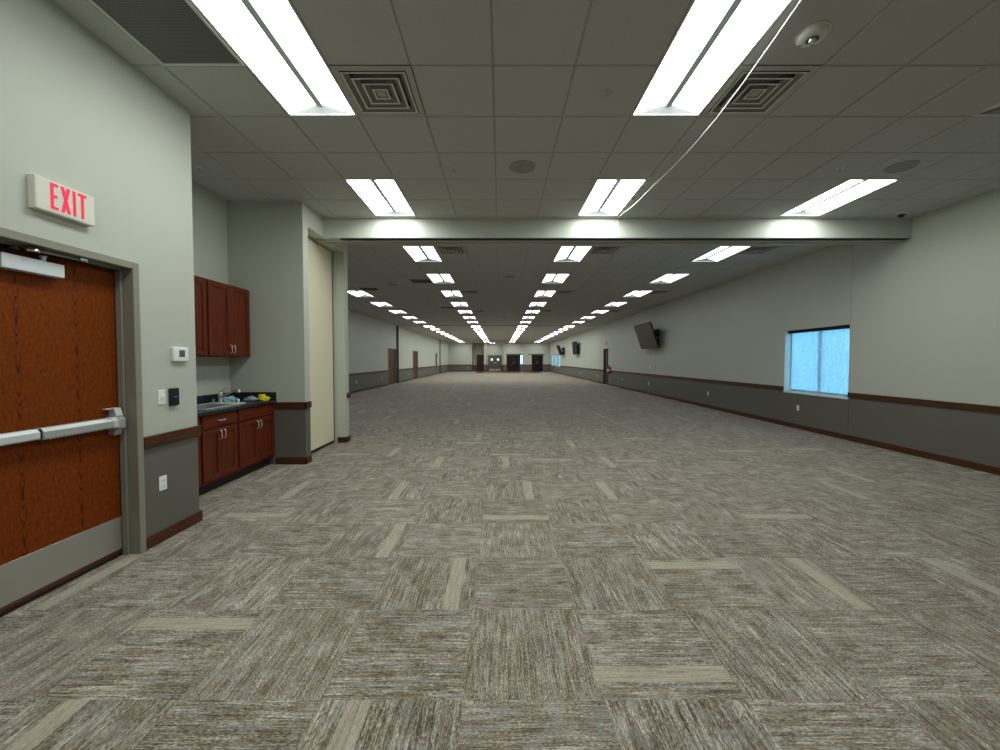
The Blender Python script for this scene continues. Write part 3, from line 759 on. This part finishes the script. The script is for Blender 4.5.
# ------------------------------------------------------------------ ceiling troffers
def make_troffer(loc, lens_mat, label, group, name='ceiling_troffer'):
    e = empty(name, loc, label, 'ceiling light', group)
    hx, hy = G/2-.003, G-.003; ix, iy = hx-.016, hy-.022
    zc_ = .052; cx = .029; cy = iy-.055
    f_ = MB()
    for a, b, c, d in ((-hx, -ix, -hy, hy), (ix, hx, -hy, hy), (-ix, ix, -hy, -iy), (-ix, ix, iy, hy)): f_.box(a, b, c, d, -.002, .012, .002)
    f_.box(-hx, hx, -hy, hy, .085, .10)
    for s in (-1, 1):
        f_.box(s*hx-.002, s*hx+.002, -hy, hy, .01, .09); f_.box(-hx, hx, s*hy-.002, s*hy+.002, .01, .09)
    f_.build('housing', M['whitemetal'], e)
    for s in (-1, 1):
        MB().quad((-ix, s*iy, .006), (ix, s*iy, .006), (cx, s*cy, zc_), (-cx, s*cy, zc_)).build('end_plate', M['endplate'], e)
    for s in (-1, 1):
        l_ = MB(); n = 4; prev = None
        for k in range(n+1):
            t = k/n
            x = ix + (cx-ix)*t; z = .006 + (zc_-.006)*math.sin(t*PI/2)*.9 + (zc_-.006)*.1*t
            y = iy + (cy-iy)*t
            cur = (l_.bm.verts.new((s*x, -y, z)), l_.bm.verts.new((s*x, y, z)))
            if prev: l_.bm.faces.new((prev[0], prev[1], cur[1], cur[0]))
            prev = cur
        l_.build('lens', lens_mat, e, 60)
    MB().prism([(-cx, zc_+.002), (-cx*.86, zc_-.010), (cx*.86, zc_-.010), (cx, zc_+.002)], -cy, cy).build('spine', M['greymetal'], e)
    return e
protos = {}
for x, y, lit, lab in lights:
    g = 'lit ceiling troffers of the hall' if y > YB0 else 'ceiling troffers of the near room'
    if not lit: make_troffer((x, y, ZC), M['lens_off'], lab, g); continue
    z_ = 'lens' if y < YB0 else ('lens_dim' if y < 24 else 'lens_far')
    if z_ not in protos: protos[z_] = make_troffer((x, y, ZC), M[z_], lab, g)
    else: dup(protos[z_], (x, y, ZC), lab, g)
dup(protos['lens_far'], (ALC[0], ALC[1], ZC), 'small lit ceiling troffer in the far alcove over the grey double door', 'lit ceiling troffers of the hall')

# ------------------------------------------------------------------ diffusers, grilles, speakers, sprinklers
dproto = None
for x, y, lab in DIFF:
    if dproto: dup(dproto, (x, y, ZC), lab, 'square air diffusers'); continue
    e = dproto = empty('air_diffuser', (x, y, ZC), lab, 'air diffuser', 'square air diffusers')
    h = G/2-.003; m = MB()
    a = .255
    for (p, q, r, s) in ((-h, -a, -h, h), (a, h, -h, h), (-a, a, -h, -a), (-a, a, a, h)): m.box(p, q, r, s, -.002, .004)
    m.build('flange', M['grille'], e)
    for k in range(4):
        o = .248-.062*k; i_ = o-.052; zt = .024; r_ = MB(); th = .003
        for sg in range(4):
            rot = Matrix.Rotation(sg*PI/2, 4, 'Z')
            P = [rot @ Vector(v) for v in ((-o, -o, -.006-.004*k*0), (o, -o, -.006), (i_, -i_, zt), (-i_, -i_, zt))]
            r_.quad(*P)
            P2 = [rot @ Vector(v) for v in ((-o, -o, -.007), (o, -o, -.007), (o-.016, -o+.016, -.006), (-o+.016, -o+.016, -.006))]
            if sg == 0: lip = MB()
            lip.quad(*P2)
        lv = r_.build('louvre', M['grille_r'], e)  # darker grey puts shade into the louvre slopes
        lip.build('louvre_lip_highlight', M['whitemetal'], lv)  # paler lip painted as a highlight along each louvre edge
    MB().box(-.035, .035, -.035, .035, -.004, .002, .001).build('centre_plate', M['grille'], e)
    MB().box(-h, h, -h, h, .075, .08).box(-h, -h+.003, -h, h, .0, .08).box(h-.003, h, -h, h, .0, .08).box(-h, h, -h, -h+.003, .0, .08).box(-h, h, h-.003, h, .0, .08).build('duct_box', M['grille_r'], e)
def ret(name, x, y, lab, ly, dark):
    e = empty(name, (x, y, ZC), lab, 'return grille', 'dark return air grilles')
    h = G/2-.003; H = ly/2-.003; m = MB(); a = .022
    m.box(-h, -h+a, -H, H, -.006, .01, .002).box(h-a, h, -H, H, -.006, .01, .002).box(-h+a, h-a, -H, -H+a, -.006, .01, .002).box(-h+a, h-a, H-a, H, -.006, .01, .002)
    m.build('frame', M['whitemetal'], e)
    t = NT('perforated_'+name); p = t.obj(); v = t.n('TexVoronoi'); v.inputs['Scale'].default_value = 90; v.inputs['Randomness'].default_value = 0; t.l(p, v.inputs['Vector'])
    c = t.ramp(v.outputs['Distance'], [(.25, (.02, .02, .02, 1)), (.38, dark)])
    t.bsdf(c, .6)
    MB().box(-h+a-.002, h-a+.002, -H+a-.002, H-a+.002, .001, .006).build('perforated_panel', t.m, e)
    MB().box(-h, h, -H, H, .06, .07).build('plenum_back', M['dark'], e)
ret('return_grille', RETN[0], RETN[1], 'dark perforated return grille beside the big left troffer at the top of the photo', 2*G, (.19, .195, .18, 1))
for x, y, lab in RET2: ret('return_grille', x, y, lab, G, (.06, .06, .055, 1))
SPK = [(GX0+G*.5, GY1+2.5*G, 'round grey ceiling speaker near the room centre, before the beam'),
       (GX0+G*7.5, GY1+2.5*G, 'round grey ceiling speaker by the right wall troffer, before the beam'),
       (GX0+G*.5, 10.37, 'round ceiling speaker in the hall aisle centre beside the second troffers'),
       (-3.1, 11.45, 'round ceiling speaker left of the third hall troffers'),
       (GX0+G*.5, 20.4, 'round ceiling speaker far down the hall aisle centre')]
sp = None
for x, y, lab in SPK:
    if sp: dup(sp, (x, y, ZC), lab, 'round ceiling speakers'); continue
    sp = empty('ceiling_speaker', (x, y, ZC), lab, 'speaker', 'round ceiling speakers')
    MB().lathe([(.128, 0), (.132, -.006), (.144, -.006), (.146, 0)], 40).build('rim', M['grille_r'], sp, 40)
    t = NT('speaker_grille'); p = t.obj(); v = t.n('TexVoronoi'); v.inputs['Scale'].default_value = 160; v.inputs['Randomness'].default_value = 0; t.l(p, v.inputs['Vector'])
    t.bsdf(t.ramp(v.outputs['Distance'], [(.2, (.12, .12, .115, 1)), (.45, (.33, .33, .31, 1))]), .6)
    MB().lathe([(0, -.004), (.06, -.0045), (.13, -.003), (.13, 0), (0, 0)], 40).build('grille', t.m, sp, 40)
SPR = [(-.52, 4.52, 'small sprinkler head in the near ceiling left of the round speaker'),
       (3.86, 4.54, 'small sprinkler head in the near ceiling left of the right wall troffer'),
       (-3.40, 4.52, 'small sprinkler head in the ceiling above the cherry cabinets'),
       (3.83, 7.94, 'small sprinkler head in the hall ceiling between the two right rows'),
       (.21, 11.05, 'small sprinkler head in the hall ceiling along the aisle centre')]
s0 = None
for x, y, lab in SPR:
    if s0: dup(s0, (x, y, ZC), lab, 'sprinkler heads'); continue
    s0 = empty('fire_sprinkler', (x, y, ZC), lab, 'sprinkler', 'sprinkler heads')
    MB().lathe([(0, 0), (.038, 0), (.036, -.005), (.016, -.009), (0, -.009)], 20).build('escutcheon', M['whitemetal'], s0, 40)
    MB().lathe([(0, -.008), (.009, -.008), (.009, -.03), (0, -.03)], 12).tube([(-.009, 0, -.028), (-.014, 0, -.042), (0, 0, -.056)], .003, 6).tube([(.009, 0, -.028), (.014, 0, -.042), (0, 0, -.056)], .003, 6).build('nozzle', M['steel'], s0)
    MB().lathe([(0, -.056), (.017, -.056), (.017, -.059), (0, -.059)], 16).build('deflector', M['steel'], s0)
o = MB().lathe([(.0, -.008), (.044, -.008), (.05, -.004), (.05, 0), (0, 0)], 28).build('sprinkler_cover', M['grille'], None, 40)
o.location = (GX0+G*1.5, GY1+.5*G, ZC)
tag(o, 'small round flush sprinkler cover left of the big right troffer', 'sprinkler cover')
st = empty('fire_strobe', (GX0+G*3.5, GY1-.29, ZC), 'white round fire alarm strobe on the near ceiling right of the cord', 'fire alarm')
MB().lathe([(.098, 0), (.098, -.010), (.088, -.013), (.086, -.026), (.074, -.038), (.05, -.044), (0, -.044)], 36).build('body', M['whitemetal'], st, 50)
MB().lathe([(0, -.072), (.014, -.068), (.022, -.056), (.024, -.043)], 20).build('strobe_lens', M['chrome'], st, 50)
MB().lathe([(.024, -.0455), (.038, -.0445), (.040, -.041), (.024, -.041)], 24).build('lens_collar', M['grille_d'], st, 50)
MB().box(-.05, .05, .05, .056, -.0405, -.033).box(-.045, .045, .06, .066, -.038, -.030).build('sounder_slot', M['dark'], st)
cam_ = empty('dome_camera', (5.94, 5.90, ZC), 'small black dome camera on the ceiling at the right end of the beam', 'camera')
MB().lathe([(0, 0), (.055, 0), (.055, -.02), (.05, -.026), (0, -.026)], 24).build('base', M['whitemetal'], cam_, 40)
MB().lathe([(.044, -.026), (.040, -.045), (.028, -.060), (.012, -.067), (0, -.068)], 24).build('dome', M['black'], cam_, 60)

# hanging cord
pts = []
cpts = [(2.02, 2.175), (2.35, 2.14), (2.555, 2.10), (2.94, 2.036), (3.265, 2.0), (3.67, 1.985), (4.1, 2.0), (4.61, 2.035), (5.0, 2.055), (5.34, 2.08), (5.7, 2.13), (6.02, 2.165)]
for d_, h_ in cpts: pts.append((1.792, min(d_ + .03*h_, YB0-.012), EYE + h_))
pts += [(1.806, YB0-.009, EYE+2.165), (1.808, YB0-.007, EYE+2.13), (1.808, YB0-.007, EYE+2.02)]
co = MB().tube(pts, .0042, 8).build('hanging_cord', M['white'], None, 60)
tag(co, 'thin white cord strung under the ceiling to the beam beside the right troffer', 'cord')

# ------------------------------------------------------------------ windows in the right wall, roller shades
WL = ['near right wall window filled with blue daylight behind a roller shade']
def window(n, y0, y1):
    wn = MB(); xo, xi = XR+T-.01, XR+T-.07; fr = .045
    wn.box(xi, xo, y0, y0+fr, WZ0, WZ1, .003).box(xi, xo, y1-fr, y1, WZ0, WZ1, .003).box(xi, xo, y0+fr, y1-fr, WZ0, WZ0+fr, .003).box(xi, xo, y0+fr, y1-fr, WZ1-fr, WZ1, .003)
    ym = (y0+y1)/2; wn.box(xi+.01, xo-.01, ym-.03, ym+.03, WZ0+fr, WZ1-fr, .003)
    w_ = struct('window_%d' % n, wn, M['whitemetal'])
    MB().box(XR+T-.042, XR+T-.036, y0+fr-.005, y1-fr+.005, WZ0+fr-.005, WZ1-fr+.005).build('glass', M['glass'], w_)
    sl = MB().box(XR-.016, XR+T-.07, y0+.001, y1-.001, WZ0-.012, WZ0+.018, .003).box(XR+.002, XR+T-.07, y0, y0+.012, WZ0, WZ1).box(XR+.002, XR+T-.07, y1-.012, y1, WZ0, WZ1)
    sl.build('window_sill', M['whitemetal'], w_)
    return w_
SHL = ['blue daylit roller shade filling the near window in the right wall', 'bright distant roller shade, nearest of the three far windows', 'bright distant roller shade, middle of the three far windows', 'bright distant roller shade, nearest the far wall of the three far windows']
for i, (a, b) in enumerate(WINS):
    window(i+1, a, b)
    e = empty('roller_shade', (XR+.12, (a+b)/2, WZ1), SHL[i], 'roller shade', 'roller shades in the windows')
    xs = XR+.125
    lpart(e, 'fabric', MB().box(xs, xs+.0012, a+.02, b-.05, WZ0+.060, WZ1-.03), M['shade'])
    lpart(e, 'hem_bar', MB().box(xs-.006, xs+.007, a+.02, b-.05, WZ0+.046, WZ0+.064, .003), plain('hem_bar_%d' % i, srgb(150, 170, 180), .5))
    lpart(e, 'cassette', MB().box(XR+.06, XR+.165, a+.013, b-.013, WZ1-.06, WZ1-.001, .004), M['darkpaint'])

# ------------------------------------------------------------------ screens on the right wall
def tv(loc, label, lean, smat=None, W=1.86, H=1.05):
    e = empty('wall_screen', loc, label, 'tv', 'tilted screens on the right wall')
    # local: wall plane x=0, screen along y, z up from its lower edge; top leans into the room (-x)
    rot = Matrix.Translation((-.24, 0, 0)) @ Matrix.Rotation(-lean, 4, 'Y')
    def tr(mb): mb.bm.transform(rot); return mb
    tr(MB().box(0, .05, -W/2, W/2, 0, H, .008, 2)).build('casing', M['scrblack'], e)
    tr(MB().box(-.003, .002, -W/2+.012, W/2-.012, .02, H-.012, .001)).build('screen', smat or M['screen'], e)
    MB().box(-.03, 0, -.36, .36, .08, .78, .004).build('wall_plate', M['black'], e)
    MB().box(-.20, -.03, -.50, .10, .12, .36, .01).box(-.20, -.03, -.50, .10, .50, .74, .01).build('mount_arm', M['black'], e)
    tr(MB().box(.05, .11, -W*.32, W*.32, .1, H-.2, .02)).build('rear_housing', M['black'], e)
    return e
def tvs():
    a = tv((XR, 16.1, 1.93), 'large dark wall screen tilted down, nearest on the right wall', R(19))
    tv((XR, 32.0, 1.90), 'dark wall screen past the dark door, second along the right wall', R(5), M['scrblack'])
    tv((XR, 39.2, 1.93), 'small distant dark wall screen before the far windows', R(22), M['scrblack'])
tvs()

# ------------------------------------------------------------------ doors further down
def leaf(m, x0, x1, y0, y1, z1): m.box(x0, x1, y0, y1, .012, z1, .003)
def side_door(n, x, sgn, y0, y1, ht, mat, label, double):
    """door in a wall parallel to Y; opening y0..y1, face set .05 into the wall"""
    f_ = MB(); s = -sgn   # into the wall
    xa, xb = sorted((x+sgn*.012, x+s*.13))
    f_.box(xa, xb, y0, y0+.05, 0, ht, .003).box(xa, xb, y1-.05, y1, 0, ht, .003).box(xa, xb, y0+.05, y1-.05, ht-.05, ht, .003)
    fr = struct('door_%d_frame' % n, f_, M['darkpaint'] if n == 5 else M['frame'])
    e = empty('door_%d' % n, (x+s*.06, (y0+y1)/2, 0), label, 'door'); e['kind'] = 'structure'
    a, b = y0+.053, y1-.053; ym = (a+b)/2
    xs = sorted((x+s*.05, x+s*.095))
    spans = [(a, ym-.002), (ym+.002, b)] if double else [(a, b)]
    for k, (p, q) in enumerate(spans):
        m = MB(); leaf(m, xs[0], xs[1], p, q, ht-.053); lf = lpart(e, 'door_leaf', m, mat)
        hy = (q-.08 if k == 0 else p+.08)
        h = MB(); hx = x+s*.05
        h.tube([(hx, hy, 1.0), (hx+sgn*.05, hy, 1.0)], .012, 10).tube([(hx+sgn*.05, hy, 1.0), (hx+sgn*.05, hy-.11 if k == 0 else hy+.11, 1.0)], .010, 10)
        lpart2(e, lf, 'lever_handle', h, M['chrome'])
    return e
side_door(2, XH, 1, 22.85, 24.68, 2.17, M['walnut'], 'brown double door nearest in the hall left wall', True)
side_door(3, XH, 1, 29.4, 31.25, 2.17, M['walnut'], 'second brown double door along the hall left wall', True)
side_door(4, XH, 1, 39.6, 40.65, 2.17, M['greydoor'], 'narrow grey door by the last dark post of the hall left wall', False)
side_door(5, XR, -1, 23.05, 24.07, 2.14, M['darkpaint'], 'dark door in the right wall beside the fire extinguisher', False)

def far_door(n, y, x0, x1, ht, label, mats, extra=None):
    e = empty('door_%d' % n, ((x0+x1)/2, y, 0), label, 'door'); e['kind'] = 'structure'
    f_ = MB().box(x0, x0+.05, y-.012, y+.12, 0, ht, .003).box(x1-.05, x1, y-.012, y+.12, 0, ht, .003).box(x0+.05, x1-.05, y-.012, y+.12, ht-.05, ht, .003)
    lpart(e, 'door_frame', f_, M['greydoor'])
    k = len(mats); wd = (x1-x0-.1)/k
    for i, mt in enumerate(mats):
        a = x0+.05+wd*i
        lf = lpart(e, 'door_leaf', MB().box(a+.002, a+wd-.002, y+.02, y+.065, .01, ht-.05, .003), mt)
        if extra == 'windows':
            lpart2(e, lf, 'door_window', MB().box(a+wd/2-.14, a+wd/2+.14, y+.012, y+.022, 1.38, 1.66, .003), M['litwin'])
            lpart2(e, lf, 'kick_plate', MB().box(a+.04, a+wd-.04, y+.016, y+.022, .06, .26, .002), M['whitemetal'])
            lpart2(e, lf, 'push_plate', MB().box(a+(wd-.22 if i == 0 else .04), a+(wd-.04 if i == 0 else .22), y+.014, y+.022, 1.03, 1.13, .002), M['alu'])
        else:
            hx = a+wd-.1 if i == 0 else a+.1
            lpart2(e, lf, 'pull_handle', MB().tube([(hx, y+.02, .92), (hx, y-.03, .95), (hx, y-.03, 1.25), (hx, y+.02, 1.28)], .012, 8), M['steel'])
    return e
far_door(6, 51.55, -3.05, -2.13, 2.14, 'brown door in the far alcove left of the pale pier', [M['walnut']])
far_door(7, 52.35, -1.55, .2, 2.1, 'grey double door with two lit windows in the far alcove', [M['greydoor'], M['greydoor']], 'windows')
far_door(8, YF+.04, .82, 2.55, 2.13, 'dark double door in the far wall under the exit sign', [M['espresso'], M['navy']])
far_door(9, YF+.04, 4.0, 5.48, 2.13, 'dark double door in the far wall nearest the right wall', [M['espresso'], M['navy']])
struct('trim_15_door_head', MB().box(.72, 2.95, YF-.03, YF+.0, 2.13, 2.24, .004), M['greydoor'])
struct('trim_16_door_head', MB().box(3.55, 5.72, YF-.03, YF+.0, 2.13, 2.24, .004), M['greydoor'])
w5 = struct('window_5', MB().box(2.62, 2.64, YF+.06, YF+.12, 1.0, 2.08).box(2.83, 2.85, YF+.06, YF+.12, 1.0, 2.08).box(2.64, 2.83, YF+.06, YF+.12, 1.0, 1.02).box(2.64, 2.83, YF+.06, YF+.12, 2.06, 2.08), M['whitemetal'])
MB().box(2.64, 2.83, YF+.088, YF+.094, 1.02, 2.06).build('glass', M['glass'], w5)

# ------------------------------------------------------------------ fire extinguisher beside the dark door
fe = empty('fire_extinguisher', (XR-.11, 22.55, .66), 'red fire extinguisher hung on the right wall beside the dark door', 'fire extinguisher')
MB().lathe([(0, 0), (.072, 0), (.080, .012), (.080, .37), (.070, .41), (.034, .445), (.03, .46), (0, .46)], 24).build('cylinder', M['red'], fe, 40)
MB().lathe([(.0812, .14), (.0812, .28)], 24).build('label_band', M['white'], fe, 40)
MB().box(-.02, .02, -.02, .02, .455, .50, .004).box(-.015, .015, -.13, .02, .50, .515, .004).box(-.015, .015, -.12, .02, .535, .548, .004).build('valve', M['black'], fe)
MB().tube([(0, .02, .48), (0, .09, .46), (0, .105, .38), (0, .10, .2), (0, .098, .12)], .011, 10).build('hose', M['rubber'], fe, 60)
MB().box(.078, .112, -.03, .03, .1, .42, .003).build('wall_bracket', M['steel'], fe)

# ------------------------------------------------------------------ camera, world, colour
cam = bpy.data.cameras.new('camera'); co = bpy.data.objects.new('camera', cam); COL.objects.link(co)
FPX = 394.0
cam.sensor_fit = 'HORIZONTAL'; cam.sensor_width = 36; cam.lens = FPX/1000*36
cam.clip_end = 200; cam.clip_start = .05
co.location = (0, 0, EYE)
p = math.atan(12/FPX); co.rotation_euler = (PI/2 - p, 0, 0); cam.shift_y = -3/1000
SC.camera = co
wd = bpy.data.worlds.new('daylight'); SC.world = wd; wd.use_nodes = True
nt = wd.node_tree; bg = nt.nodes['Background']
bg.inputs[0].default_value = (.26, .66, .97, 1); bg.inputs[1].default_value = 7.2
vs_ = SC.view_settings
vs_.view_transform = 'Standard'; vs_.look = 'None'; vs_.gamma = 1; vs_.use_curve_mapping = False; vs_.exposure = 0.0
SC.display_settings.display_device = 'sRGB'
cy = SC.cycles
cy.use_denoising = True
try: cy.denoiser = 'OPENIMAGEDENOISE'
except Exception: pass
cy.use_light_tree = True; cy.max_bounces = 10; cy.diffuse_bounces = 6; cy.glossy_bounces = 4; cy.transparent_max_bounces = 12
cy.sample_clamp_indirect = 6.0; cy.caustics_reflective = False; cy.caustics_refractive = False
